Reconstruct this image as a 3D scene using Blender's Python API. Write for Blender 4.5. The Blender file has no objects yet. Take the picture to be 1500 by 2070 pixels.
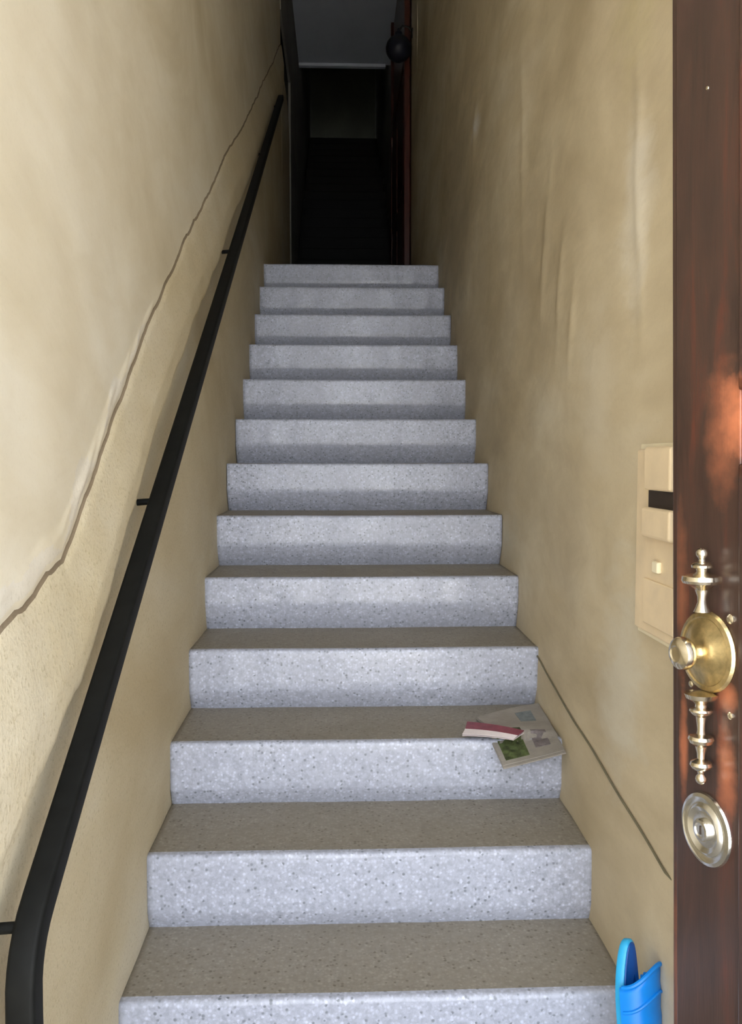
import bpy, bmesh, math, random
from mathutils import Vector, Matrix, noise

S = bpy.context.scene
COL = S.collection
rad = math.radians

# ------------------------------------------------------------------ camera
F_PX = 1738.17
cam_d = bpy.data.cameras.new('camera')
cam_d.sensor_fit = 'VERTICAL'
cam_d.sensor_height = 36.0
cam_d.lens = F_PX / 2070.0 * 36.0
cam_d.clip_start = 0.02
cam = bpy.data.objects.new('camera', cam_d)
COL.objects.link(cam)
_p, _y, _r = rad(-3.48543568), rad(2.09134208), rad(-0.0316461)
Fv = Vector((math.sin(_y) * math.cos(_p), math.cos(_y) * math.cos(_p), math.sin(_p)))
Rv = Vector((math.cos(_y), -math.sin(_y), 0.0))
Uv = Rv.cross(Fv)
R2 = Rv * math.cos(_r) + Uv * math.sin(_r)
U2 = -Rv * math.sin(_r) + Uv * math.cos(_r)
cam.matrix_world = Matrix(((R2.x, U2.x, -Fv.x, -0.07135), (R2.y, U2.y, -Fv.y, -1.61236),
                           (R2.z, U2.z, -Fv.z, 1.22115), (0, 0, 0, 1)))
S.camera = cam

# ------------------------------------------------------------------ light
S.view_settings.view_transform = 'Standard'
S.view_settings.look = 'None'
S.view_settings.gamma = 1.0
S.view_settings.use_curve_mapping = False
S.view_settings.exposure = 0.75
world = bpy.data.worlds.new('world')
S.world = world
world.use_nodes = True
wn = world.node_tree
bg = wn.nodes['Background']
bg.inputs['Color'].default_value = (0.88, 0.925, 1.0, 1)      # bright overcast street sky
bg.inputs['Strength'].default_value = 3.0
DOOR_X0, DOOR_X1, DOOR_TOP = -0.47, 0.74, 3.3                # unseen street doorway; opening height raised so light reaches deeper
YF = -1.22                                                     # inner face of street wall
YO = -1.44                                                     # outer face
# sun on the street outside, raking along the house front; its light reaches the stairs only off the paving
sun_d = bpy.data.lights.new('sun', 'SUN')
sun_d.energy = 22.0
sun_d.angle = rad(1.0)
sun_d.color = (1.0, 0.97, 0.93)
sun = bpy.data.objects.new('sun', sun_d)
sun.rotation_euler = Vector((1.0, 0.10, 1.3)).to_track_quat('Z', 'Y').to_euler()
COL.objects.link(sun)
# portal in the open street doorway (guides sampling only, gives off no light)
pl = bpy.data.lights.new('doorway_portal', 'AREA')
pl.shape = 'RECTANGLE'
pl.size = DOOR_X1 - DOOR_X0
pl.size_y = DOOR_TOP
pl.cycles.is_portal = True
po = bpy.data.objects.new('doorway_portal', pl)
po.location = ((DOOR_X0 + DOOR_X1) / 2, YO - 0.01, DOOR_TOP / 2)
po.rotation_euler = (rad(90), 0, 0)
COL.objects.link(po)

# ------------------------------------------------------------------ node helpers
def new_mat(name):
    m = bpy.data.materials.new(name)
    m.use_nodes = True
    nt = m.node_tree
    return m, nt, nt.nodes['Principled BSDF']

def N(nt, kind, **kw):
    n = nt.nodes.new(kind)
    for k, v in kw.items():
        if k in n.inputs.keys():
            n.inputs[k].default_value = v
        else:
            setattr(n, k, v)
    return n

def coords(nt, scale=(1, 1, 1), loc=(0, 0, 0), rot=(0, 0, 0)):
    t = nt.nodes.new('ShaderNodeTexCoord')
    mp = nt.nodes.new('ShaderNodeMapping')
    mp.inputs['Scale'].default_value = scale
    mp.inputs['Location'].default_value = loc
    mp.inputs['Rotation'].default_value = rot
    nt.links.new(t.outputs['Object'], mp.inputs['Vector'])
    return mp.outputs['Vector']

def ntex(nt, vec, scale, detail=3.0, rough=0.55, dist=0.0):
    n = N(nt, 'ShaderNodeTexNoise')
    n.inputs['Scale'].default_value = scale
    n.inputs['Detail'].default_value = detail
    n.inputs['Roughness'].default_value = rough
    n.inputs['Distortion'].default_value = dist
    nt.links.new(vec, n.inputs['Vector'])
    return n.outputs['Fac']

def ramp(nt, fac, stops, interp='LINEAR'):
    r = nt.nodes.new('ShaderNodeValToRGB')
    r.color_ramp.interpolation = interp
    e = r.color_ramp.elements
    while len(e) < len(stops):
        e.new(0.5)
    for el, (p, c) in zip(e, stops):
        el.position = p
        el.color = (c[0], c[1], c[2], 1) if not isinstance(c, (int, float)) else (c, c, c, 1)
    nt.links.new(fac, r.inputs['Fac'])
    return r.outputs['Color']

def mix(nt, fac, a, b, blend='MIX'):
    m = nt.nodes.new('ShaderNodeMix')
    m.data_type = 'RGBA'
    m.blend_type = blend
    for sock, val in ((m.inputs['Factor'], fac), (m.inputs[6], a), (m.inputs[7], b)):
        if isinstance(val, bpy.types.NodeSocket):
            nt.links.new(val, sock)
        elif isinstance(val, (int, float)):
            sock.default_value = val
        else:
            sock.default_value = (val[0], val[1], val[2], 1)
    return m.outputs[2]

def bump(nt, bsdf, height, strength=0.3, dist=0.01, chain=None):
    b = nt.nodes.new('ShaderNodeBump')
    b.inputs['Strength'].default_value = strength
    b.inputs['Distance'].default_value = dist
    nt.links.new(height, b.inputs['Height'])
    if chain:
        nt.links.new(chain, b.inputs['Normal'])
    nt.links.new(b.outputs['Normal'], bsdf.inputs['Normal'])
    return b.outputs['Normal']

def plaster(name, c_lo, c_mid, c_hi, grain=0.25, streak=0.5, rough=0.75, patches=()):
    m, nt, b = new_mat(name)
    v = coords(nt)
    vs = coords(nt, scale=(1, 0.5, 0.9), rot=(rad(-20), 0, 0))
    vh = coords(nt, scale=(1, 0.55, 1.1))
    big = ntex(nt, vs, 1.7, 6, 0.62, 0.5)
    base = ramp(nt, big, [(0.32, c_lo), (0.5, c_mid), (0.68, c_hi)])
    fine = ntex(nt, vh, 7.0, 6, 0.65, 0.6)
    base = mix(nt, ramp(nt, fine, [(0.42, 0.0), (0.75, 0.40)]), base, c_lo)
    sp = ntex(nt, v, 150.0, 2, 0.6)
    for (py, pz, ry, rz, tilt, colr, amt) in patches:
        vv = coords(nt, scale=(0, 1 / ry, 1 / rz))
        mp = vv.node
        mp.inputs['Location'].default_value = (0, -py / ry, -pz / rz)
        ln = nt.nodes.new('ShaderNodeVectorMath'); ln.operation = 'LENGTH'
        nt.links.new(vv, ln.inputs[0])
        wob = ntex(nt, vh, 9.0, 5, 0.65, 0.5)
        ad = nt.nodes.new('ShaderNodeMath'); ad.operation = 'MULTIPLY_ADD'
        nt.links.new(wob, ad.inputs[0]); ad.inputs[1].default_value = 2.2
        sb = nt.nodes.new('ShaderNodeMath'); sb.operation = 'SUBTRACT'
        nt.links.new(ln.outputs['Value'], sb.inputs[0]); sb.inputs[1].default_value = 1.1
        nt.links.new(sb.outputs[0], ad.inputs[2])
        msk = ramp(nt, ad.outputs[0], [(0.15, amt), (0.98, 0.0)])
        base = mix(nt, msk, base, colr)
    base = mix(nt, ramp(nt, sp, [(0.55, 0.0), (0.75, grain)]), base, (c_lo[0] * .7, c_lo[1] * .7, c_lo[2] * .65))
    nt.links.new(base, b.inputs['Base Color'])
    b.inputs['Roughness'].default_value = rough
    b.inputs['Specular IOR Level'].default_value = 0.3
    n1 = bump(nt, b, ntex(nt, vs, 3.2, 4, 0.55, 0.5), streak, 0.012)
    bump(nt, b, sp, grain, 0.002, n1)
    return m

M = {}
M['plaster_upper'] = plaster('cream_plaster', (.58, .50, .34), (.70, .63, .475), (.77, .72, .59), 0.10, 0.4)
M['plaster_dado'] = plaster('sandy_plaster', (.50, .41, .25), (.60, .52, .35), (.66, .60, .46), 0.55, 0.4)
M['plaster_right'] = plaster('ochre_plaster', (.50, .41, .26), (.67, .57, .385), (.78, .70, .53), 0.12, 0.9, patches=[
    (1.05, 1.75, .55, .45, 0, (.46, .38, .25), .5), (2.6, 2.4, .9, .6, 0, (.42, .36, .25), .5), (0.55, 1.05, .28, .30, 0, (.52, .43, .29), .5),
    (0.05, 1.72, .11, .24, 0, (.82, .77, .66), .5), (0.10, .78, .16, .30, 0, (.72, .68, .56), .6), (0.02, 2.15, .25, .25, 0, (.60, .52, .28), .5),
    (2.05, 2.60, .16, .07, 0, (.80, .78, .76), .8), (0.30, 1.38, .14, .22, 0, (.76, .68, .52), .6), (1.3, .95, .35, .10, 0, (.66, .62, .50), .6)])
M['plaster_filler'] = plaster('pale_filler', (.58, .52, .40), (.68, .62, .50), (.78, .74, .64), 0.3, 0.6)
M['plaster_shade'] = plaster('painted_shade_plaster', (.030, .030, .02), (.04, .04, .028), (.05, .05, .035), 0.2, 0.4)  # stairwell darkness put into this near-black olive colour
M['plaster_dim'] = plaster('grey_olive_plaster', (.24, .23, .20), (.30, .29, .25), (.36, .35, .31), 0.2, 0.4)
M['crack_dirt'] = plaster('dirt_in_crack', (.16, .12, .07), (.22, .17, .11), (.28, .22, .15), 0.3, 0.2)
M['ceiling'] = plaster('grey_white_ceiling', (.66, .70, .77), (.72, .76, .83), (.76, .80, .86), 0.05, 0.3)

def terrazzo(name, base_lo, base_hi, dark, dirt=None, dirt_amt=0.0, rough=0.28):
    m, nt, b = new_mat(name)
    v = coords(nt)
    vo = N(nt, 'ShaderNodeTexVoronoi')
    vo.inputs['Scale'].default_value = 130.0
    nt.links.new(v, vo.inputs['Vector'])
    sep = nt.nodes.new('ShaderNodeSeparateColor')
    nt.links.new(vo.outputs['Color'], sep.inputs['Color'])
    cell = sep.outputs['Red']
    chips = ramp(nt, cell, [(0.0, dark), (0.07, base_lo), (0.45, base_hi), (0.85, tuple(min(1, c * 1.12) for c in base_hi))], 'CONSTANT')
    edge = ramp(nt, vo.outputs['Distance'], [(0.25, 1.0), (0.6, 0.0)])
    col = mix(nt, edge, base_lo, chips)
    vo2 = N(nt, 'ShaderNodeTexVoronoi')
    vo2.inputs['Scale'].default_value = 62.0
    nt.links.new(v, vo2.inputs['Vector'])
    spots = ramp(nt, vo2.outputs['Distance'], [(0.12, 0.85), (0.22, 0.0)])
    sep2 = nt.nodes.new('ShaderNodeSeparateColor')
    nt.links.new(vo2.outputs['Color'], sep2.inputs['Color'])
    pick = ramp(nt, sep2.outputs['Green'], [(0.0, 1.0), (0.35, 0.0)], 'CONSTANT')
    fac = mix(nt, 1.0, spots, pick, 'MULTIPLY')
    col = mix(nt, fac, col, dark)
    mott = ntex(nt, v, 75.0, 3, 0.7, 0.3)
    col = mix(nt, ramp(nt, mott, [(0.38, 0.55), (0.58, 0.0)]), col, (base_lo[0] * .62, base_lo[1] * .62, base_lo[2] * .63))
    cloud = ntex(nt, v, 3.5, 4, 0.6, 0.4)
    col = mix(nt, ramp(nt, cloud, [(0.45, 0.0), (0.75, 0.45)]), col, (base_lo[0] * .75, base_lo[1] * .75, base_lo[2] * .75))
    if dirt:
        d = ntex(nt, v, 14.0, 6, 0.7, 0.6)
        col = mix(nt, ramp(nt, d, [(0.25, dirt_amt * 0.75), (0.7, dirt_amt)]), col, dirt)
    nt.links.new(col, b.inputs['Base Color'])
    rr = ramp(nt, cloud, [(0.3, rough), (0.7, rough + 0.2)])
    nt.links.new(rr, b.inputs['Roughness'])
    bump(nt, b, ntex(nt, v, 60.0, 3, 0.6), 0.12, 0.003)
    return m

M['riser'] = terrazzo('speckled_terrazzo', (.49, .52, .62), (.61, .645, .77), (.20, .22, .25), rough=0.2)
M['tread'] = terrazzo('worn_dusty_terrazzo', (.38, .355, .305), (.48, .45, .39), (.09, .08, .06), (.20, .168, .12), 0.55, 0.5)

def simple(name, color, rough=0.5, metal=0.0, var=0.12, scale=20.0, bmp=0.1, spec=None):
    m, nt, b = new_mat(name)
    v = coords(nt)
    f = ntex(nt, v, scale, 4, 0.6, 0.3)
    lo = tuple(c * (1 - var) for c in color)
    hi = tuple(min(1, c * (1 + var)) for c in color)
    nt.links.new(ramp(nt, f, [(0.3, lo), (0.7, hi)]), b.inputs['Base Color'])
    b.inputs['Roughness'].default_value = rough
    b.inputs['Metallic'].default_value = metal
    if spec is not None:
        b.inputs['Specular IOR Level'].default_value = spec
    if bmp:
        bump(nt, b, f, bmp, 0.003)
    return m

M['rail'] = simple('black_painted_steel', (.006, .0065, .006), 0.6, 0.0, 0.3, 30, 0.1, 0.15)
M['painted_shade_stone'] = simple('painted_shade_stone', (.012, .012, .012), 0.8)  # near-black colour stands in for the darkness over the upper flight
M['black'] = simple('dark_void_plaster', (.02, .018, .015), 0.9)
M['ground'] = simple('street_paving', (.46, .45, .43), 0.9, 0, 0.12, 6)
M['facade'] = simple('facade_plaster', (.55, .50, .42), 0.9)
M['brass'] = simple('aged_brass', (.70, .56, .30), 0.36, 1.0, 0.3, 45, 0.3)
M['brass_pale'] = simple('polished_brass', (.88, .80, .64), 0.2, 1.0, 0.1, 60, 0.15)
M['nickel'] = simple('satin_nickel', (.80, .79, .75), 0.22, 1.0, 0.08, 70, 0.1)
M['intercom'] = simple('yellowed_plastic', (.80, .64, .41), 0.45, 0, 0.08, 12, 0.05)
M['intercom_hi'] = simple('pale_plastic', (.88, .78, .54), 0.4, 0, 0.05, 12, 0.05)
M['slot'] = simple('dark_slot', (.03, .018, .01), 0.6)
M['wire'] = simple('olive_wire', (.17, .15, .09), 0.6)
M['pale_trim'] = simple('pale_plaster_skirt', (.60, .55, .41), 0.7, 0, 0.15, 10, 0.2)
M['blue_rubber'] = simple('bright_blue_rubber', (.0, .24, .80), 0.38, 0, 0.12, 12, 0.05)
M['cyan_rubber'] = simple('cyan_rubber_edge', (.03, .42, .78), 0.4, 0, 0.08, 12, 0.05)
M['dark_blue'] = simple('dark_blue_rubber', (.0, .07, .32), 0.4, 0, 0.12, 12, 0.05)
M['lamp'] = simple('dark_navy_enamel', (.008, .010, .022), 0.5)
M['iron'] = simple('dark_iron', (.03, .025, .02), 0.5)
M['red_print'] = simple('crimson_print', (.24, .05, .075), 0.45, 0, 0.25, 40, 0.0)
M['white_paper'] = simple('white_paper', (.78, .70, .70), 0.6, 0, 0.05, 30, 0.0)

def wood(name, c_dark, c_mid, c_red, sun_reflections):
    m, nt, b = new_mat(name)
    v = coords(nt, scale=(9, 9, 1.1))
    g = ntex(nt, v, 3.0, 6, 0.65, 0.8)
    col = ramp(nt, g, [(0.3, c_dark), (0.55, c_mid), (0.8, c_red)])
    vf = coords(nt, scale=(60, 60, 3))
    gf = ntex(nt, vf, 6.0, 3, 0.6)
    col = mix(nt, ramp(nt, gf, [(0.5, 0.0), (0.8, 0.4)]), col, c_dark)
    # sun reflections on the varnish, painted into the colour as orange-red patches
    for (s, z, rs, rz, ang, amt) in sun_reflections:
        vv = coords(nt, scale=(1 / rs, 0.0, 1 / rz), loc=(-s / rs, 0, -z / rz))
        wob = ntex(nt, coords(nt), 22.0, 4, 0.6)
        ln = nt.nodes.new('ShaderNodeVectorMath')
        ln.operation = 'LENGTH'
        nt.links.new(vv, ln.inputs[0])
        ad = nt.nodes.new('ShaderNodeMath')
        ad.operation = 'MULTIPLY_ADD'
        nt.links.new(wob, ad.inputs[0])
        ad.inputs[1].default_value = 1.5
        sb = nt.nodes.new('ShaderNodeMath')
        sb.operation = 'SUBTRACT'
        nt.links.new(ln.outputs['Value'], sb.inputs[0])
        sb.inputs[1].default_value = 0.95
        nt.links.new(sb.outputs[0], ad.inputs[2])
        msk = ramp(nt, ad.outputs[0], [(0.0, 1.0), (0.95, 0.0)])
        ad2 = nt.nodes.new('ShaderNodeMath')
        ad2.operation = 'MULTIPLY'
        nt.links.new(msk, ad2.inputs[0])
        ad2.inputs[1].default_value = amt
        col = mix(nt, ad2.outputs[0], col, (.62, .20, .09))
    nt.links.new(col, b.inputs['Base Color'])
    b.inputs['Roughness'].default_value = 0.34
    b.inputs['Coat Weight'].default_value = 0.25
    b.inputs['Coat Roughness'].default_value = 0.2
    bump(nt, b, gf, 0.15, 0.002)
    return m

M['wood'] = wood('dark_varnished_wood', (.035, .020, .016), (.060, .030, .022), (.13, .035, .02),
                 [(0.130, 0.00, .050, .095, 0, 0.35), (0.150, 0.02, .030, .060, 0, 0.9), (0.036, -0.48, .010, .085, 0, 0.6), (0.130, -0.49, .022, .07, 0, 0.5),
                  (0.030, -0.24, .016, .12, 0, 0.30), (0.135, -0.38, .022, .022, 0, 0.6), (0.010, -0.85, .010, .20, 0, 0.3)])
M['wood_red'] = wood('red_brown_wood', (.05, .015, .01), (.09, .022, .013), (.14, .035, .02), [])

# ------------------------------------------------------------------ mesh helpers
def link_mesh(name, verts, faces, mat, parent=None, smooth=False, mats=None, fmats=None):
    me = bpy.data.meshes.new(name)
    me.from_pydata([tuple(v) for v in verts], [], faces)
    me.update()
    for mm in (mats or [mat]):
        me.materials.append(mm)
    if fmats:
        for p, i in zip(me.polygons, fmats):
            p.material_index = i
    if smooth:
        for p in me.polygons:
            p.use_smooth = True
    o = bpy.data.objects.new(name, me)
    COL.objects.link(o)
    if parent:
        o.parent = parent
    return o

def bm_obj(name, bm, mat, parent=None, smooth=True, angle=40, bevel=0.0, seg=2):
    bmesh.ops.recalc_face_normals(bm, faces=bm.faces)
    me = bpy.data.meshes.new(name)
    bm.to_mesh(me)
    bm.free()
    me.materials.append(mat)
    if smooth:
        me.polygons.foreach_set('use_smooth', [True] * len(me.polygons))
        me.set_sharp_from_angle(angle=rad(angle))
    o = bpy.data.objects.new(name, me)
    COL.objects.link(o)
    if parent:
        o.parent = parent
    if bevel:
        md = o.modifiers.new('bevel', 'BEVEL')
        md.width = bevel
        md.segments = seg
        md.limit_method = 'ANGLE'
    return o

def box(bm, x0, x1, y0, y1, z0, z1):
    r = bmesh.ops.create_cube(bm, size=1.0)
    for v in r['verts']:
        v.co = Vector(((x0 + x1) / 2 + v.co.x * (x1 - x0), (y0 + y1) / 2 + v.co.y * (y1 - y0),
                       (z0 + z1) / 2 + v.co.z * (z1 - z0)))
    return r['verts']

def lathe(bm, prof, n=40, mat=None):
    """prof: (radius, height) list; axis +Z; mat: Matrix placing it"""
    mat = mat or Matrix.Identity(4)
    rings = []
    for (r, h) in prof:
        if r < 1e-5:
            rings.append([bm.verts.new(mat @ Vector((0, 0, h)))])
        else:
            rings.append([bm.verts.new(mat @ Vector((r * math.cos(2 * math.pi * i / n), r * math.sin(2 * math.pi * i / n), h)))
                          for i in range(n)])
    for a, b in zip(rings, rings[1:]):
        for i in range(n):
            j = (i + 1) % n
            if len(a) == 1 and len(b) == 1:
                continue
            if len(a) == 1:
                bm.faces.new((a[0], b[i], b[j]))
            elif len(b) == 1:
                bm.faces.new((a[i], b[0], a[j]))
            else:
                bm.faces.new((a[i], b[i], b[j], a[j]))

def sweep(bm, path, w, h, up=Vector((0, 0, 1)), rnd=0.008, side=None):
    """rounded-rectangle profile swept along path; w along `side`, h across"""
    prof = []
    for (cx, cy, a0) in ((w / 2 - rnd, h / 2 - rnd, 0), (-w / 2 + rnd, h / 2 - rnd, 90),
                         (-w / 2 + rnd, -h / 2 + rnd, 180), (w / 2 - rnd, -h / 2 + rnd, 270)):
        for k in range(4):
            a = rad(a0 + 30 * k)
            prof.append((cx + rnd * math.cos(a), cy + rnd * math.sin(a)))
    side = side or Vector((1, 0, 0))
    rings = []
    for i, p in enumerate(path):
        a = path[max(i - 1, 0)]
        b = path[min(i + 1, len(path) - 1)]
        t = (b - a).normalized()
        n = t.cross(side).normalized()
        rings.append([bm.verts.new(p + side * x + n * y) for x, y in prof])
    m = len(prof)
    for a, b in zip(rings, rings[1:]):
        for i in range(m):
            bm.faces.new((a[i], a[(i + 1) % m], b[(i + 1) % m], b[i]))
    bm.faces.new(rings[0])
    bm.faces.new(list(reversed(rings[-1])))

def tube(bm, path, r, n=10):
    rings = []
    for i, p in enumerate(path):
        a = path[max(i - 1, 0)]
        b = path[min(i + 1, len(path) - 1)]
        t = (b - a).normalized()
        s = t.cross(Vector((0.12, 0.3, 1))).normalized()
        u = s.cross(t)
        rr = r[i] if isinstance(r, (list, tuple)) else r
        rings.append([bm.verts.new(p + (s * math.cos(2 * math.pi * k / n) + u * math.sin(2 * math.pi * k / n)) * rr) for k in range(n)])
    for a, b in zip(rings, rings[1:]):
        for i in range(n):
            bm.faces.new((a[i], a[(i + 1) % n], b[(i + 1) % n], b[i]))
    bm.faces.new(rings[0])
    bm.faces.new(list(reversed(rings[-1])))

def struct(o):
    o['kind'] = 'structure'
    return o

def empty(name, loc=(0, 0, 0), label=None, cat=None, group=None):
    o = bpy.data.objects.new(name, None)
    o.empty_display_size = 0.1
    o.location = loc
    COL.objects.link(o)
    if label:
        o['label'] = label
    if cat:
        o['category'] = cat
    if group:
        o['group'] = group
    return o

def nz(x, y, z, s):
    return noise.noise(Vector((x * s, y * s, z * s)))

def lerp_table(tab, x):
    if x <= tab[0][0]:
        a, b = tab[0], tab[1]
    elif x >= tab[-1][0]:
        a, b = tab[-2], tab[-1]
    else:
        for a, b in zip(tab, tab[1:]):
            if a[0] <= x <= b[0]:
                break
    return a[1] + (b[1] - a[1]) * (x - a[0]) / (b[0] - a[0])

# ------------------------------------------------------------------ setting: floors, ground
NOSE_Y = [0, .2564, .5289, .8129, 1.1021, 1.3891, 1.6806, 1.9711, 2.2588, 2.5428, 2.824, 3.1022, 3.3807]
NOSE_Z = [.175, .345, .5071, .6813, .848, 1.0259, 1.2067, 1.3893, 1.5793, 1.7711, 1.9605, 2.1538, 2.3364]
LAND_Z = NOSE_Z[-1]
LAND_END = 6.1

bm = bmesh.new(); box(bm, -0.62, 0.95, YO, 0.05, -0.15, 0.0)
struct(bm_obj('floor', bm, M['tread'], smooth=False))
bm = bmesh.new(); box(bm, -15, 15, -30, YO, -0.35, -0.10)
struct(bm_obj('floor', bm, M['ground'], smooth=False))
bm = bmesh.new(); box(bm, -0.5, 0.5, NOSE_Y[-1] + 0.30, LAND_END + 0.2, LAND_Z - 0.2, LAND_Z)
struct(bm_obj('floor', bm, M['tread'], smooth=False))

# ------------------------------------------------------------------ setting: left wall with the dado edge
CRACK = [(-1.3, .90), (-.80, .945), (-.523, .997), (-.264, 1.067), (-.184, 1.123), (.046, 1.296), (.36, 1.52), (.80, 1.80),
         (1.394, 2.161), (2.0, 2.51), (2.553, 2.821), (3.4, 3.33), (4.131, 3.772), (5.2, 4.42)]

def crack_z(y):
    return lerp_table(CRACK, y) + 0.014 * nz(y, 3.1, 0, 3.0) + 0.011 * nz(y, 9.2, 0, 11.0) + 0.004 * nz(y, 2.2, 0, 40.0)

def left_wall():
    LEFT_END = 5.05
    ys = []
    y = YO
    while y < LEFT_END:
        ys.append(y)
        y += 0.014 if y < 1.2 else 0.028
    ys.append(LEFT_END)
    vs = [-3.8, -2.8, -2.2, -1.7]
    v = -1.4
    while v < -0.42:
        vs.append(v); v += 0.06
    v = -0.42
    while v < -0.10:
        vs.append(v); v += 0.01
    v = -0.10
    while v < 0.10:
        vs.append(v); v += 0.002 if abs(v) < 0.0085 else 0.005
    v = 0.10
    while v < 1.0:
        vs.append(v); v += 0.06
    vs += [1.3, 1.7, 2.2, 2.8, 3.6, 4.8]
    verts, faces, fm = [], [], []
    for y in ys:
        cz = crack_z(y)
        up = 0.0
        fill = max(0.0, min(1.0, (0.55 - y) / 0.5))            # the patched filler strip near the door
        fw = 0.012 + 0.045 * fill
        gd = 0.55 + 0.45 * nz(y, 1, 1, 5.0)                   # how deep the crack opens
        for v in vs:
            z = min(max(cz + v, -0.1), 5.6)
            if v < -0.0021:
                g = lerp_table([(-.6, .26), (-.3, .20), (0, .215), (.78, .23), (1.84, .25), (3.0, .27)], min(max(y, -.8), 4.5))
                g += 0.008 * nz(y, 4.4, 1.0, 5.0)
                t = max(0.0, min(1.0, (v + g + 0.018) / 0.03))
                x = (0.021 * t * t * (3 - 2 * t)) * (0.12 + 0.88 * max(0.0, min(1.0, (-v - 0.01) / 0.14)))                # a proud plaster band runs up above the rail
                x -= 0.004 * math.exp(-(v / 0.012) ** 2) 
            elif v < 0.0021:
                x = -0.0075 * max(0.15, gd + 0.35 * nz(y, 5, 2, 16.0)) - 0.0005
            else:
                x = -0.006
                if v < fw:
                    x += (0.001 + 0.0045 * fill) * math.sin(math.pi * min(1, v / fw)) * (0.6 + 0.9 * nz(y, v * 3, 2, 14))
            x += 0.005 * nz(y, z, 0.3, 1.6) + 0.0018 * nz(y, z, 0.9, 7.0)
            verts.append((-0.5 + x, y, z))
    nv = len(vs)
    for i in range(len(ys) - 1):
        for j in range(nv - 1):
            faces.append((i * nv + j, i * nv + j + 1, (i + 1) * nv + j + 1, (i + 1) * nv + j))
            vm = (vs[j] + vs[j + 1]) / 2
            ym = ys[i]
            fill = max(0.0, min(1.0, (0.55 - ym) / 0.5))
            crk = 0.0022
            if abs(vm) < crk:
                fm.append(3)
            elif vm < 0:
                fm.append(0)
            elif fill > 0.2 and 0.012 < vm < 0.050 * fill * (0.8 + 1.2 * nz(ym, 0, 5, 9)):
                fm.append(2)
            else:
                fm.append(1)
    # back skin to give the wall thickness
    b0 = len(verts)
    verts += [(-0.7, YO, -0.1), (-0.7, LEFT_END, -0.1), (-0.7, LEFT_END, 5.6), (-0.7, YO, 5.6)]
    faces.append((b0, b0 + 1, b0 + 2, b0 + 3)); fm.append(1)
    e = (len(ys) - 1) * nv
    for j in range(nv - 1):                                    # far end reveal
        zj, zk = verts[e + j][2], verts[e + j + 1][2]
        n0 = len(verts)
        verts.append((-0.7, LEFT_END, zj)); verts.append((-0.7, LEFT_END, zk))
        faces.append((e + j, n0, n0 + 1, e + j + 1)); fm.append(1)
    return struct(link_mesh('wall_left', verts, faces, None, smooth=True,
                            mats=[M['plaster_dado'], M['plaster_upper'], M['plaster_filler'], M['crack_dirt']], fmats=fm))
left_wall()

# right wall: hand-trowelled plaster, steps back behind the open door leaf
def right_wall():
    verts, faces = [], []
    y0, y1 = -0.255, 4.80
    ys = [y0 + (y1 - y0) * (i / 300) ** 1.5 for i in range(301)]
    zs = [-0.1 + 3.1 * i / 200 for i in range(201)] + [3.0 + 2.6 * i / 50 for i in range(1, 51)]
    for y in ys:
        for z in zs:
            x = 0.5 + 0.010 * nz(y, z * 0.7, 4.3, 1.5) + 0.004 * nz(y, z, 7.7, 5.0)
            for (ry, rz, sy, sz, k, h) in ((.80, 1.80, .035, .16, -.2, .006), (.62, 1.66, .03, .14, -.25, .006), (.50, 1.55, .025, .10, -.2, .005),
                                           (2.05, 2.60, .05, .10, -.3, .006), (.04, 1.74, .03, .22, .1, .005), (1.1, 2.15, .03, .30, .05, .004)):
                dy = (y - ry - k * (z - rz)) / sy
                dz = (z - rz) / sz
                if abs(dy) < 3 and abs(dz) < 3:
                    x -= h * math.exp(-dy * dy - dz * dz) * (1 + 0.6 * nz(y, z, 3, 18))
            if z < 0.0:
                x = 0.5
            verts.append((x, y, z))
    n = len(zs)
    for i in range(len(ys) - 1):
        for j in range(n - 1):
            faces.append((i * n + j, (i + 1) * n + j, (i + 1) * n + j + 1, i * n + j + 1))
    # reveals and back
    for i, yy in ((0, y0), (len(ys) - 1, y1)):
        for j in range(n - 1):
            a, b = i * n + j, i * n + j + 1
            k = len(verts)
            verts.append((0.80, yy, zs[j])); verts.append((0.80, yy, zs[j + 1]))
            faces.append((a, b, k + 1, k) if i == 0 else (a, k, k + 1, b))
    k = len(verts)
    verts += [(0.80, y0, -0.1), (0.80, y1, -0.1), (0.80, y1, 5.6), (0.80, y0, 5.6)]
    faces.append((k, k + 1, k + 2, k + 3))
    return struct(link_mesh('wall_right', verts, faces, M['plaster_right'], smooth=False))
rw = right_wall()
for p in rw.data.polygons:
    p.use_smooth = True
rw.data.set_sharp_from_angle(angle=rad(50))

bm = bmesh.new()
box(bm, 0.80, 0.95, YO, -0.10, -0.1, 5.6)                     # recess side wall behind the door leaf
struct(bm_obj('wall_recess', bm, M['plaster_right'], smooth=False))

# street wall with the doorway opening
bm = bmesh.new()
box(bm, -12.0, DOOR_X0, YO, YF, -0.1, 5.6)
box(bm, DOOR_X1, 12.0, YO, YF, -0.1, 5.6)
box(bm, DOOR_X0, DOOR_X1, YO, YF, DOOR_TOP, 5.6)
struct(bm_obj('wall_front', bm, M['facade'], smooth=False))

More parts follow.
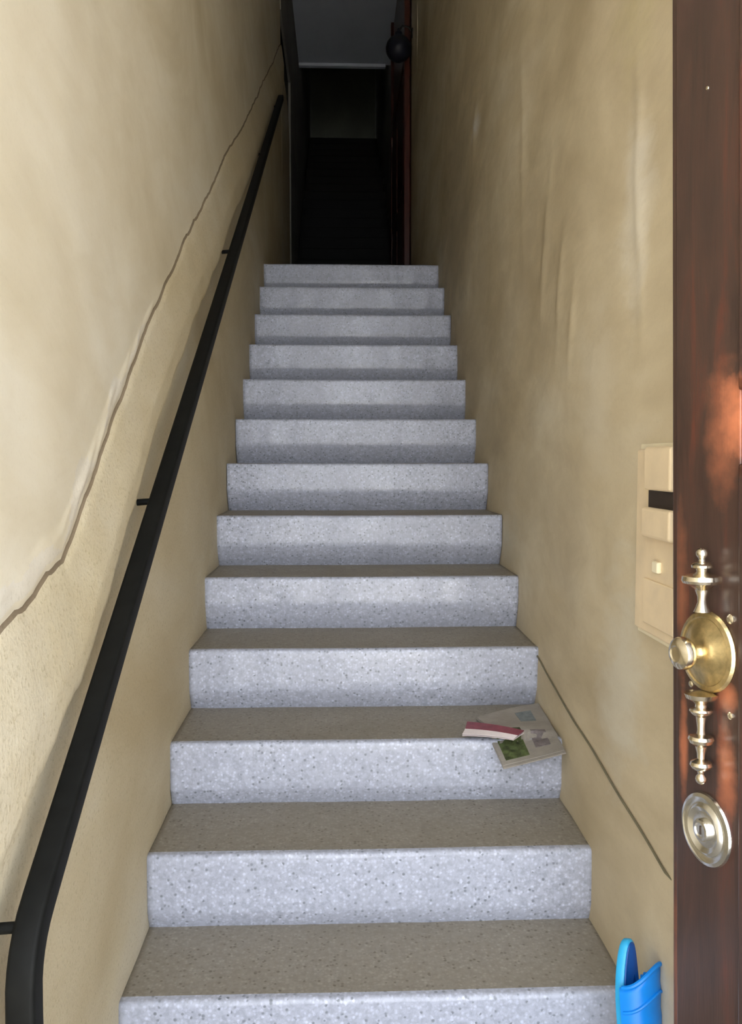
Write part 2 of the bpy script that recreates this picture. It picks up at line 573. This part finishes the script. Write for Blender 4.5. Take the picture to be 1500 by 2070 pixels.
# ceilings
bm = bmesh.new(); box(bm, -0.7, 0.95, YO, 8.0, 5.5, 5.75)
struct(bm_obj('ceiling', bm, M['ceiling'], smooth=False))
bm = bmesh.new(); box(bm, -0.5, 0.44, 7.97, 8.03, 5.470, 5.53)
struct(bm_obj('trim_1', bm, M['ceiling'], smooth=False, bevel=0.004))
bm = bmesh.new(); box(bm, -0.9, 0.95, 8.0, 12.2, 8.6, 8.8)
struct(bm_obj('ceiling', bm, M['plaster_shade'], smooth=False))
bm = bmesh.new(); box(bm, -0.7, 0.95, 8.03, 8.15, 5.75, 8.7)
struct(bm_obj('wall_stairwell', bm, M['plaster_shade'], smooth=False))

# landing: walls beyond the openings, back wall of the dark stairwell
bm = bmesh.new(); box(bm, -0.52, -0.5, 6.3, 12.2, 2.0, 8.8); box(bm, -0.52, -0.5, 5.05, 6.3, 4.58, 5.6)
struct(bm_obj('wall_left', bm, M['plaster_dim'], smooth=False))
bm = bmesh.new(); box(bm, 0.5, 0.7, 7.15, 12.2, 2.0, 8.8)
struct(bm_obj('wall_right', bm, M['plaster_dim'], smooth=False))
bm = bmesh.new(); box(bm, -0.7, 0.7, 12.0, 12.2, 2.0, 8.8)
struct(bm_obj('wall_back', bm, M['plaster_shade'], smooth=False))
# low plastered wall in the left opening, its top rounded over
bm = bmesh.new()
ring = []
prof = [(5.055, 2.3)]
for k in range(0, 9):
    a = rad(180 - k * 22.5)
    prof.append((5.56 + 0.50 * math.cos(a), 4.02 + 0.20 * math.sin(a)))
prof.append((6.06, 2.3))
for x in (-0.5, -0.68):
    ring.append([bm.verts.new((x, y, z)) for y, z in prof])
m = len(prof)
for i in range(m):
    bm.faces.new((ring[0][i], ring[0][(i + 1) % m], ring[1][(i + 1) % m], ring[1][i]))
bm.faces.new(ring[0]); bm.faces.new(list(reversed(ring[1])))
struct(bm_obj('wall_parapet', bm, M['plaster_dado'], angle=35))
# unlit side rooms behind the landing openings
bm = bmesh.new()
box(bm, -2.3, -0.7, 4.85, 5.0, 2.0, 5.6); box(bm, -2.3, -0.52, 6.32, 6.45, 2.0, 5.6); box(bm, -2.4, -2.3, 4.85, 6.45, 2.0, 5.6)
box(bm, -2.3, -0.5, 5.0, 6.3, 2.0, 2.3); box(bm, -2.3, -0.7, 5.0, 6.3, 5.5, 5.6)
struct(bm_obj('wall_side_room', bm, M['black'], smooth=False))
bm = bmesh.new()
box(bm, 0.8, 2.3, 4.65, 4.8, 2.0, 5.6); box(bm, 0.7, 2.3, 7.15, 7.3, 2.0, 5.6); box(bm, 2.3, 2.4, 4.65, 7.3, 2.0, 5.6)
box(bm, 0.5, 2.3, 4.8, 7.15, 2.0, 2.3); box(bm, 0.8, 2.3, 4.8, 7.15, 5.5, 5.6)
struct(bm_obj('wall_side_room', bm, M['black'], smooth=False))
# right side wall piece between stair hall and landing door, door frame and leaf
bm = bmesh.new(); box(bm, 0.5, 0.8, 4.815, 5.30, LAND_Z, 5.5)
struct(bm_obj('wall_right', bm, M['plaster_right'], smooth=False, bevel=0.004))
d2 = struct(empty('door_2', (0.49, 5.33, LAND_Z)))
bm = bmesh.new()
box(bm, -0.045, 0.0, -0.02, 0.06, 0.0, 3.15); box(bm, -0.045, 0.0, 1.72, 1.80, 0.0, 3.15); box(bm, -0.045, 0.0, -0.02, 1.8, 2.05, 2.13)
bm_obj('door_frame', bm, M['wood_red'], d2, smooth=False, bevel=0.004)
bm = bmesh.new()
box(bm, -0.03, 0.012, 0.06, 1.72, 0.01, 2.05)
for (a, b) in ((0.16, 0.80), (0.96, 1.60)):
    for (c, d) in ((0.2, 0.95), (1.1, 1.9)):
        box(bm, -0.042, -0.028, a, b, c, d)
bm_obj('door_leaf', bm, M['wood_red'], d2, smooth=False, bevel=0.005)
bm = bmesh.new(); box(bm, -0.02, 0.01, 0.06, 1.72, 2.13, 3.12)
bm_obj('transom_panel', bm, M['wood_red'], d2, smooth=False)

# ------------------------------------------------------------------ staircase
def make_step(idx, y, z, yn, zn_prev, parent, riser_m, tread_m, x0=-0.5, x1=0.5, nx=72, u=0.044):
    """a terrazzo block: tread on top, rounded nose, riser that tucks back at its foot"""
    R = z - zn_prev
    rn = 0.011
    prof = []
    depth = (yn - y) + 0.08
    for t in (1.0, 0.75, 0.5, 0.3, 0.15):
        prof.append((depth * t, 0.0, 1))
    prof.append((rn * 2.0, 0.0, 1))
    for k in range(0, 6):
        a = rad(90 * k / 5)
        prof.append((rn - rn * math.sin(a), -rn + rn * math.cos(a), 0))
    fr = {0: 0.74, 1: 0.76, 2: 0.72, 3: 0.66, 4: 0.5}.get(idx, 0.58)
    u = {0: 0.016, 1: 0.016, 2: 0.020, 3: 0.028, 4: 0.030}.get(idx, u)
    br = -R * fr
    for t in (0.2, 0.4, 0.6, 0.8, 1.0):
        prof.append((0.0, -rn + (br + rn) * t, 0))
    for t in (0.1, 0.25, 0.45, 0.65, 0.85, 1.0, 1.10):
        prof.append((u * (t ** 1.15), br + (-R - br) * t, 0))
    verts, faces, fm = [], [], []
    wavy = {3: 0.5, 5: 0.6, 11: 0.5, 4: 0.8}.get(idx, 0.15)
    for i in range(nx + 1):
        x = x0 + (x1 - x0) * i / nx
        for j, (py, pz, mt) in enumerate(prof):
            yy, zz = y + py, z + pz
            if j >= 6:
                amt = 0.0016 + 0.004 * wavy * (1 if j > 14 else 0.3)
                yy += amt * nz(x * 3, idx * 3.7, zz * 1.3, 4.0) + 0.0010 * nz(x, idx * 1.7, zz, 22.0)
                zz += 0.0014 * nz(x, idx * 2.3, 0, 9.0) * (1 if j < 12 else 0)
                if j > 15:
                    zz += 0.010 * wavy * nz(x, idx * 5.1, 0, 10.0)
            else:
                zz += -0.0015 * math.exp(-(x / 0.22) ** 2)     # tread dished by use
            verts.append((x, yy, zz))
    n = len(prof)
    for i in range(nx):
        for j in range(n - 1):
            faces.append((i * n + j, i * n + j + 1, (i + 1) * n + j + 1, (i + 1) * n + j))
            fm.append(1 if prof[j][2] and prof[j + 1][2] else 0)
    # underside/back so that the block is solid
    for i, flip in ((0, False), (nx, True)):
        loop = [i * n + j for j in range(n)]
        k = len(verts)
        verts.append((verts[i * n][0], verts[i * n][1], z - R - 0.02))
        loop.append(k)
        faces.append(tuple(loop if flip else reversed(loop)))
        fm.append(0)
    o = link_mesh('step', verts, faces, None, parent=parent, mats=[riser_m, tread_m], fmats=fm)
    for p in o.data.polygons:
        p.use_smooth = len(p.vertices) == 4
    return o

st = empty('staircase', (0, 0, 0), 'steep straight flight of speckled grey terrazzo steps between the plastered walls', 'staircase')
for i in range(13):
    y = NOSE_Y[i]
    yn = NOSE_Y[i + 1] if i < 12 else y + 0.30
    zp = NOSE_Z[i - 1] if i else 0.0
    make_step(i, y, NOSE_Z[i], yn, zp, st, M['riser'], M['tread'])
st2 = empty('staircase', (0, LAND_END, LAND_Z), 'unlit upper flight beyond the landing, its darkness painted into the step colour', 'staircase')
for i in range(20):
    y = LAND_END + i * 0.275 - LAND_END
    o = make_step(20 + i, i * 0.275, (i + 1) * 0.18, (i + 1) * 0.275, i * 0.18, st2, M['painted_shade_stone'], M['painted_shade_stone'], nx=10, x0=-0.498, x1=0.498)

# ------------------------------------------------------------------ handrail
hr = empty('handrail', (-0.449, -0.61, 0), 'black square steel handrail running up the left wall and turned down at its foot', 'handrail')
def rail_z(y): return 0.806 + 0.614 * (y + 0.334)
path = [Vector((0, 0.0, 0.0 + 0.002)), Vector((0, 0, 0.30)), Vector((0, 0, 0.56))]
zb = rail_z(-0.61)
for k in range(1, 6):
    t = k / 6
    p0, p1, p2 = Vector((0, 0, zb - 0.06)), Vector((0, 0, zb + 0.0)), Vector((0, 0.055, rail_z(-0.61 + 0.055)))
    path.append(p0 * (1 - t) ** 2 + p1 * 2 * t * (1 - t) + p2 * t * t)
for y in [-0.55 + 0.25 * k for k in range(0, 20)]:
    if y < 4.25:
        path.append(Vector((0, y + 0.61, rail_z(y))))
bm = bmesh.new(); sweep(bm, path, 0.035, 0.037, rnd=0.006)
bm_obj('rail_bar', bm, M['rail'], hr, angle=35)
for (by, bz) in ((-0.585, 0.655), (0.22, None), (1.6, None), (2.9, None), (4.0, None)):
    z = bz if bz else rail_z(by) - 0.012
    bm = bmesh.new()
    tube(bm, [Vector((0.0, by + 0.61, z)), Vector((-0.035, by + 0.61, z - 0.002)), Vector((-0.062, by + 0.61, z - 0.004))], 0.007)
    lathe(bm, [(0.0, 0), (0.017, 0), (0.017, 0.006), (0, 0.006)], 18,
          Matrix.Translation((-0.064, by + 0.61, z - 0.004)) @ Matrix.Rotation(rad(90), 4, 'Y'))
    bm_obj('wall_bracket', bm, M['rail'], hr)

# ------------------------------------------------------------------ street door, open against the right side
TH = rad(15)
d1 = struct(empty('door_1', (0.44, -0.29, 1.26)))
# local frame: +X along the leaf toward the hinge, -Y out of the visible face, Z up; the old leaf sags a little
d1.matrix_world = Matrix.Translation((0.44, -0.29, 1.26)) @ \
    Matrix(((math.sin(TH), math.cos(TH), 0, 0), (-math.cos(TH), math.sin(TH), 0, 0), (0, 0, 1, 0), (0, 0, 0, 1))) @ \
    Matrix.Rotation(rad(-2.0), 4, 'Y')
ZB, ZT, DW = -1.235, 1.35, 0.96
bm = bmesh.new()
box(bm, 0.0, DW, 0.006, 0.044, ZB, ZT)                        # core, shows as the rebated strip at the free edge
for v in box(bm, 0.0165, 0.158, 0.0, 0.02, ZB, ZT): pass      # lock stile
box(bm, 0.158, DW, 0.0, 0.02, ZB, ZB + 0.20)
box(bm, 0.158, DW, 0.0, 0.02, ZT - 0.16, ZT)
box(bm, DW - 0.14, DW, 0.0, 0.02, ZB + 0.2, ZT - 0.16)
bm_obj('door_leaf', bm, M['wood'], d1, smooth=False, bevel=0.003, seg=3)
bm = bmesh.new()
for (x0, x1, z0, z1) in ((0.158, DW - 0.14, ZB + 0.2, -0.05), (0.158, DW - 0.14, 0.05, ZT - 0.16)):
    box(bm, x0, x0 + 0.022, -0.006, 0.012, z0, z1); box(bm, x1 - 0.022, x1, -0.006, 0.012, z0, z1)
    box(bm, x0, x1, -0.006, 0.012, z0, z0 + 0.022); box(bm, x0, x1, -0.006, 0.012, z1 - 0.022, z1)
box(bm, 0.158, DW - 0.14, 0.0, 0.02, -0.05, 0.05)
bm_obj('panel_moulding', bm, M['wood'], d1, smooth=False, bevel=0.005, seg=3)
bm = bmesh.new()
box(bm, 0.18, DW - 0.16, 0.003, 0.012, ZB + 0.22, -0.07); box(bm, 0.18, DW - 0.16, 0.003, 0.012, 0.07, ZT - 0.18)
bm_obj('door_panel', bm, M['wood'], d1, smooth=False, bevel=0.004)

OUT = Matrix.Rotation(rad(90), 4, 'X')                         # lathe axis pointing out of the face (-Y)
handle = empty('door_handle', (0, 0, 0)); handle.parent = d1

def L(name, x, z, prof, mat, parent, y=0.0, n=40):
    bm = bmesh.new()
    lathe(bm, prof, n, Matrix.Translation((x, y, z)) @ OUT)
    return bm_obj(name, bm, mat, parent, angle=30)
def V(name, x, z, prof, mat, parent, y=-0.018, n=32):
    bm = bmesh.new()
    lathe(bm, prof, n, Matrix.Translation((x, y, z)))
    return bm_obj(name, bm, mat, parent, angle=30)
def ball(r, c, k=10):
    return [(r * math.sin(math.pi * i / k), c - r * math.cos(math.pi * i / k)) for i in range(k + 1)]
# round rose and knob
L('handle_rose', 0.092, -0.322, [(0, 0), (.059, 0), (.060, .003), (.057, .007), (.051, .009), (.049, .0075), (.045, .0085), (.034, .014),
   (.024, .018), (.017, .019), (.0, .019)], M['brass'], handle)
L('knob', 0.092, -0.322, [(.0115, .012), (.0105, .022), (.010, .027), (.014, .031), (.020, .035), (.0235, .040), (.0245, .046),
   (.0225, .052), (.0165, .0565), (.012, .0575), (.010, .0560), (0, .0555)], M['brass_pale'], handle)
# turned finial above the rose
V('finial', 0.1005, 0, [(.0, -.262), (.012, -.262), (.009, -.256), (.0062, -.248), (.0065, -.240), (.010, -.230), (.018, -.2235), (.0265, -.2205), (.0285, -.2165),
   (.0275, -.2105), (.020, -.2075), (.011, -.206), (.0075, -.2035), (.0085, -.200), (.0145, -.1980), (.0150, -.1945), (.0120, -.1915), (.0055, -.189), (.0045, -.186)]
   + [(max(0, r), z) for r, z in ball(.0085, -.1775)][2:], M['brass_pale'], handle)
# three turned collars and an end ball below it
V('finial', 0.0985, 0, [(.0, -.379), (.024, -.381), (.021, -.388), (.012, -.393), (.008, -.397), (.0085, -.401), (.0155, -.4035), (.0165, -.4065), (.0140, -.4105), (.0075, -.415),
   (.0062, -.424), (.0055, -.434), (.0065, -.440), (.0165, -.4430), (.0185, -.4475), (.0160, -.4530), (.0085, -.458), (.0060, -.468), (.0055, -.476),
   (.0145, -.4810), (.0160, -.4855), (.0135, -.4900), (.0060, -.4950), (.0045, -.4985)]
   + [(r, z) for r, z in reversed(ball(.0082, -.5060))][2:], M['brass_pale'], handle)
for (x, z, r) in ((0.140, -0.268, .0075), (0.054, -0.378, .0052), (0.139, -0.405, .0058)):
    L('screw', x, z, [(0, 0), (r, 0), (r * .95, r * .35), (r * .6, r * .62), (0, r * .72)], M['brass_pale'], handle, n=20)
# round lock rose with concentric rings
lock = L('lock_rose', 0.0905, -0.585, [(0, 0), (.052, 0), (.0535, .003), (.052, .0065), (.047, .0085), (.0445, .0065), (.039, .0055), (.0365, .0085),
   (.033, .0105), (.030, .0085), (.026, .0060), (.021, .0065), (.0, .0065)], M['nickel'], d1)
L('lock_cylinder', 0.0905, -0.585, [(.0165, .006), (.0165, .012), (.0150, .0145), (.0110, .0150), (.0095, .013), (.0, .0130)], M['nickel'], lock)
bm = bmesh.new(); box(bm, 0.0895, 0.0915, -0.0142, -0.0125, -0.5915, -0.5785)
bm_obj('keyhole', bm, M['slot'], lock, smooth=False)
# worn peep chips high on the stile
L('screw', 0.090, 0.491, [(0, 0), (.003, 0), (.0026, .0012), (0, .0016)], M['brass_pale'], d1, n=12)

# ------------------------------------------------------------------ intercom on the right wall, half behind the door
ic = empty('intercom', (0.497, -0.12, 1.075), 'yellowed cream wall intercom with handset, partly hidden behind the door edge', 'intercom')
def ib(name, x0, x1, y0, y1, z0, z1, mat, parent=ic, bev=0.004):
    bm = bmesh.new()
    box(bm, x0 - .497, x1 - .497, y0 + .12, y1 + .12, z0 - 1.075, z1 - 1.075)
    return bm_obj(name, bm, mat, parent, smooth=False, bevel=bev, seg=3)
ib('back_plate', .488, .502, -.248, -.030, .900, 1.250, M['intercom_hi'], bev=.003)
ib('housing', .476, .489, -.246, -.046, .912, 1.240, M['intercom'])
hs = ib('handset', .462, .477, -.240, -.118, 1.168, 1.243, M['intercom'], bev=.006)
ib('handset', .462, .477, -.240, -.108, 1.085, 1.138, M['intercom'], bev=.006)
ib('cradle_slot', .4745, .4775, -.240, -.112, 1.136, 1.170, M['slot'], bev=0)
ib('push_button', .468, .477, -.176, -.150, 1.026, 1.046, M['intercom_hi'], bev=.003)
ib('lower_cover', .472, .477, -.240, -.098, .930, 1.010, M['intercom'], bev=.0025)

# ------------------------------------------------------------------ wire along the right wall
wr = [Vector((0.497, 0.839, 0.662)), Vector((0.4945, 0.55, 0.612)), Vector((0.4955, 0.273, 0.573)), Vector((0.494, 0.05, 0.539)), Vector((0.4955, -0.198, 0.501))]
pts = []
for a, b in zip(wr, wr[1:]):
    for k in range(12):
        p = a.lerp(b, k / 12)
        p.x = 0.497 + 0.010 * nz(p.y, p.z * 0.7, 4.3, 1.5) + 0.004 * nz(p.y, p.z, 7.7, 5.0)
        pts.append(p)
pts.append(Vector((0.4975, -0.198, 0.501)))
bm = bmesh.new(); tube(bm, pts, 0.0022, 8)
o = bm_obj('wire', bm, M['wire'], None)
o['label'] = 'thin dark wire running slantwise down the right wall from the fourth step'
o['category'] = 'wire'

# ------------------------------------------------------------------ wall lamp by the landing door
wl = empty('wall_lamp', (0.44, 5.18, 4.37), 'dark blue round wall lamp high up beside the landing door', 'lamp')
bm = bmesh.new(); lathe(bm, [(0, -.105), (.02, -.10)] + ball(.098, 0, 16)[3:-2] + [(.03, .10), (.026, .12), (.012, .13), (.008, .15), (0, .152)], 32, Matrix.Translation((-.05, 0, 0)))
bm_obj('lamp_globe', bm, M['lamp'], wl)
bm = bmesh.new(); tube(bm, [Vector((-.05, 0, .13)), Vector((-.02, 0, .17)), Vector((.03, 0, .16)), Vector((.055, 0, .12))], .008)
lathe(bm, [(0, 0), (.035, 0), (.035, .012), (0, .014)], 24, Matrix.Translation((.062, 0, .12)) @ Matrix.Rotation(rad(-90), 4, 'Y'))
bm_obj('lamp_bracket', bm, M['iron'], wl)

# ------------------------------------------------------------------ newspaper on the third step
def paper_mat():
    m, nt, b = new_mat('newsprint')
    v = coords(nt)
    base = ramp(nt, ntex(nt, v, 12, 3), [(0.3, (.30, .275, .24)), (0.7, (.40, .37, .33))])
    fine = ntex(nt, coords(nt, scale=(60, 420, 60)), 1.0, 2)
    base = mix(nt, ramp(nt, fine, [(0.45, 0.0), (0.7, 0.35)]), base, (.20, .19, .18))
    nt.links.new(base, b.inputs['Base Color'])
    b.inputs['Roughness'].default_value = 0.8
    return m
M['newsprint'] = paper_mat()
M['photo_green'] = simple('printed_green_photo', (.075, .10, .035), 0.7, 0, 0.7, 55, 0.0)
M['photo_grey'] = simple('printed_grey_photo', (.20, .175, .18), 0.7, 0, 0.3, 60, 0.0)
M['photo_blue'] = simple('printed_blue_grey_photo', (.20, .23, .24), 0.7, 0, 0.25, 60, 0.0)
A, B, C, D = Vector((.300, .690, .516)), Vector((.496, .792, .524)), Vector((.484, .452, .500)), Vector((.326, .430, .468))
def on_paper(u, w, lift=0.0):
    """u from left to right, w from the back edge (0) to the front edge (1)"""
    p = A.lerp(B, u).lerp(D.lerp(C, u), w)
    yn = .529
    if p.y > yn + .02:
        p.z = max(p.z, .5125)
    p.z += 0.004 * math.sin(3.0 * u + 2.0 * w) * (1 if p.y > yn else .3)
    p.z += 0.010 * math.sin(math.pi * w) * (1 - .4 * u)
    p.z += lift
    return p
npz = empty('newspaper', (0.40, 0.60, 0.515), 'folded newspaper with a green picture, drooping over the nose of the third step', 'newspaper')
def sheet(name, mat, u0, u1, w0, w1, lift, thick, parent, nu=16, nw=20, du=0.0):
    off = Vector((0.40, 0.60, 0.515))
    verts, faces = [], []
    for k in (0, 1):
        for i in range(nu + 1):
            for j in range(nw + 1):
                u = u0 + (u1 - u0) * i / nu; w = w0 + (w1 - w0) * j / nw
                verts.append(on_paper(u + du * w, w, lift - k * thick) - off)
    n = (nu + 1) * (nw + 1)
    for i in range(nu):
        for j in range(nw):
            a = i * (nw + 1) + j
            q = (a, a + 1, a + nw + 2, a + nw + 1)
            faces.append(tuple(reversed(q))); faces.append(tuple(n + t for t in q))
    rim = [i * (nw + 1) for i in range(nu + 1)] + [nu * (nw + 1) + j for j in range(1, nw + 1)] + \
          [i * (nw + 1) + nw for i in range(nu - 1, -1, -1)] + [j for j in range(nw - 1, 0, -1)]
    for a, b in zip(rim, rim[1:] + rim[:1]):
        faces.append((a, b, n + b, n + a))
    o = link_mesh(name, verts, faces, mat, parent, smooth=True)
    o.data.set_sharp_from_angle(angle=rad(50))
    return o
sheet('folded_section', M['newsprint'], 0, 1, 0, 1, 0.0, 0.0022, npz)
sheet('folded_section', M['newsprint'], 0.03, 1.02, 0.0, 0.985, -0.0035, 0.0025, npz)
top = sheet('top_page', M['newsprint'], 0.01, 0.985, 0.01, 0.97, 0.0022, 0.0015, npz)
sheet('printed_picture', M['photo_green'], 0.08, 0.46, 0.56, 0.92, 0.0034, 0.001, top, 6, 8)
sheet('printed_picture', M['photo_grey'], 0.60, 0.84, 0.62, 0.84, 0.0034, 0.001, top, 6, 8)
sheet('printed_picture', M['photo_blue'], 0.55, 0.80, 0.16, 0.40, 0.0034, 0.001, top, 6, 8)

# red and white leaflet lying half folded on the newspaper
lf = empty('leaflet', (0.30, 0.545, 0.530), 'small crimson and white folded leaflet lying on the left corner of the newspaper', 'leaflet')
def quad_leaf(name, p, mat, thick=0.0012, lift=0.0):
    off = Vector((0.30, 0.545, 0.530))
    up = Vector((0, 0, thick))
    nu = 10
    verts, faces = [], []
    for k in (0, 1):
        for i in range(nu + 1):
            t = i / nu
            for q in (p[0].lerp(p[1], t), p[3].lerp(p[2], t)):
                verts.append(q - off + Vector((0, 0, lift + 0.003 * math.sin(math.pi * t))) - up * k)
    n = 2 * (nu + 1)
    for i in range(nu):
        a = 2 * i
        faces.append((a, a + 1, a + 3, a + 2)); faces.append((n + a, n + a + 2, n + a + 3, n + a + 1))
        faces.append((a, a + 2, n + a + 2, n + a)); faces.append((a + 1, n + a + 1, n + a + 3, a + 3))
    faces.append((0, n, n + 1, 1)); faces.append((2 * nu, 2 * nu + 1, n + 2 * nu + 1, n + 2 * nu))
    return link_mesh(name, verts, faces, mat, lf, smooth=False)
q0, q1, q2, q3 = Vector((.262, .600, .534)), Vector((.396, .520, .534)), Vector((.374, .494, .530)), Vector((.250, .552, .530))
quad_leaf('cover', [q0, q1, q2, q3], M['red_print'])
r2, r3 = Vector((.362, .486, .524)), Vector((.239, .528, .524))
quad_leaf('inner_page', [q3, q2, r2, r3], M['white_paper'])
quad_leaf('inner_page', [q0 + Vector((0, 0, -.005)), q1 + Vector((0, 0, -.006)), r2 + Vector((0, 0, -.003)), r3 + Vector((0, 0, -.004))], M['white_paper'])

# ------------------------------------------------------------------ blue slipper standing on its toe at the foot of the right wall
hl, te = Vector((0.440, -0.105, 0.352)), Vector((0.462, -0.205, 0.028))
ax = (hl - te).normalized()                                    # toe -> heel
nn = Vector((0.70, -0.68, 0.05)); nn = (nn - ax * nn.dot(ax)).normalized()   # out of the footbed
wd = nn.cross(ax).normalized()
mid = (hl + te) / 2
sl = empty('slipper', mid, 'bright blue rubber slipper standing heel up against the right wall beside the door', 'slipper')
sl.matrix_world = Matrix(((ax.x, wd.x, nn.x, mid.x), (ax.y, wd.y, nn.y, mid.y), (ax.z, wd.z, nn.z, mid.z), (0, 0, 0, 1)))
HL = 0.165
def sole_outline(grow=0.0, n=56):
    out = []
    for i in range(n):
        a = 2 * math.pi * i / n
        x = HL * math.cos(a)
        w = 0.043 - 0.009 * max(0, x / HL) + grow
        w *= 1 - 0.12 * math.exp(-((x - 0.03) / 0.05) ** 2)
        e = abs(math.sin(a)) ** 0.75 * (1 if math.sin(a) >= 0 else -1)
        out.append((x * (1 + grow / HL), w * e))
    return out
def bend(x): return 0.016 * (x / HL) ** 2
def slab(bm, out, z0, z1, rnd=0.003):
    rings = []
    for (g, z) in ((-rnd, z0), (0, z0 + rnd), (0, z1 - rnd), (-rnd, z1)):
        rings.append([bm.verts.new((x * (1 + g / HL), y * (1 + g / .05), z + bend(x))) for x, y in out])
    n = len(out)
    for a, b in zip(rings, rings[1:]):
        for i in range(n):
            bm.faces.new((a[i], a[(i + 1) % n], b[(i + 1) % n], b[i]))
    bm.faces.new(list(reversed(rings[0]))); bm.faces.new(rings[-1])
bm = bmesh.new(); slab(bm, sole_outline(), -0.012, 0.004)
bm_obj('sole', bm, M['cyan_rubber'], sl, angle=50)
bm = bmesh.new(); slab(bm, sole_outline(-0.005), 0.002, 0.0065, 0.0012)
bm_obj('footbed', bm, M['dark_blue'], sl, angle=50)
# upper: a moulded vamp arching over the toe half
verts, faces = [], []
NA, NX = 22, 20
def vamp(t, a, off):
    """t: 0 opening rim -> 1 toe tip; a: 0..pi across the foot"""
    x0 = 0.128 - 0.034 * abs(math.cos(a)) ** 2
    x = x0 + (-0.157 - x0) * t
    w = 0.0445 * (1 - (max(0, -x) / 0.165) ** 3) ** 0.5
    h = 0.054 * (1 - 0.55 * t ** 1.6) * (1 if t < .85 else math.sqrt(max(0.02, 1 - ((t - .85) / .15) ** 2)))
    groove = 0.0012 * math.cos(t * 40) if 0.05 < t < 0.5 else 0
    return Vector((x, (w + off) * math.cos(a), 0.003 + bend(x) + (h + off + groove) * math.sin(a) ** 0.8))
for off in (0.0, -0.004):
    for i in range(NX + 1):
        for j in range(NA + 1):
            verts.append(vamp(i / NX, math.pi * j / NA, off))
n = (NX + 1) * (NA + 1)
for i in range(NX):
    for j in range(NA):
        q = i * (NA + 1) + j
        f = (q, q + 1, q + NA + 2, q + NA + 1)
        faces.append(f); faces.append(tuple(n + v for v in reversed(f)))
for j in range(NA):
    faces.append((j, n + j, n + j + 1, j + 1))
link_mesh('vamp', verts, faces, M['blue_rubber'], sl, smooth=True)
for (t, r) in ((0.0, 0.0042), (0.16, 0.003)):
    bm = bmesh.new()
    tube(bm, [vamp(t, math.pi * (0.02 + 0.96 * j / 24), 0.0005) for j in range(25)], r, 8)
    bm_obj('rim_band', bm, M['blue_rubber'], sl)
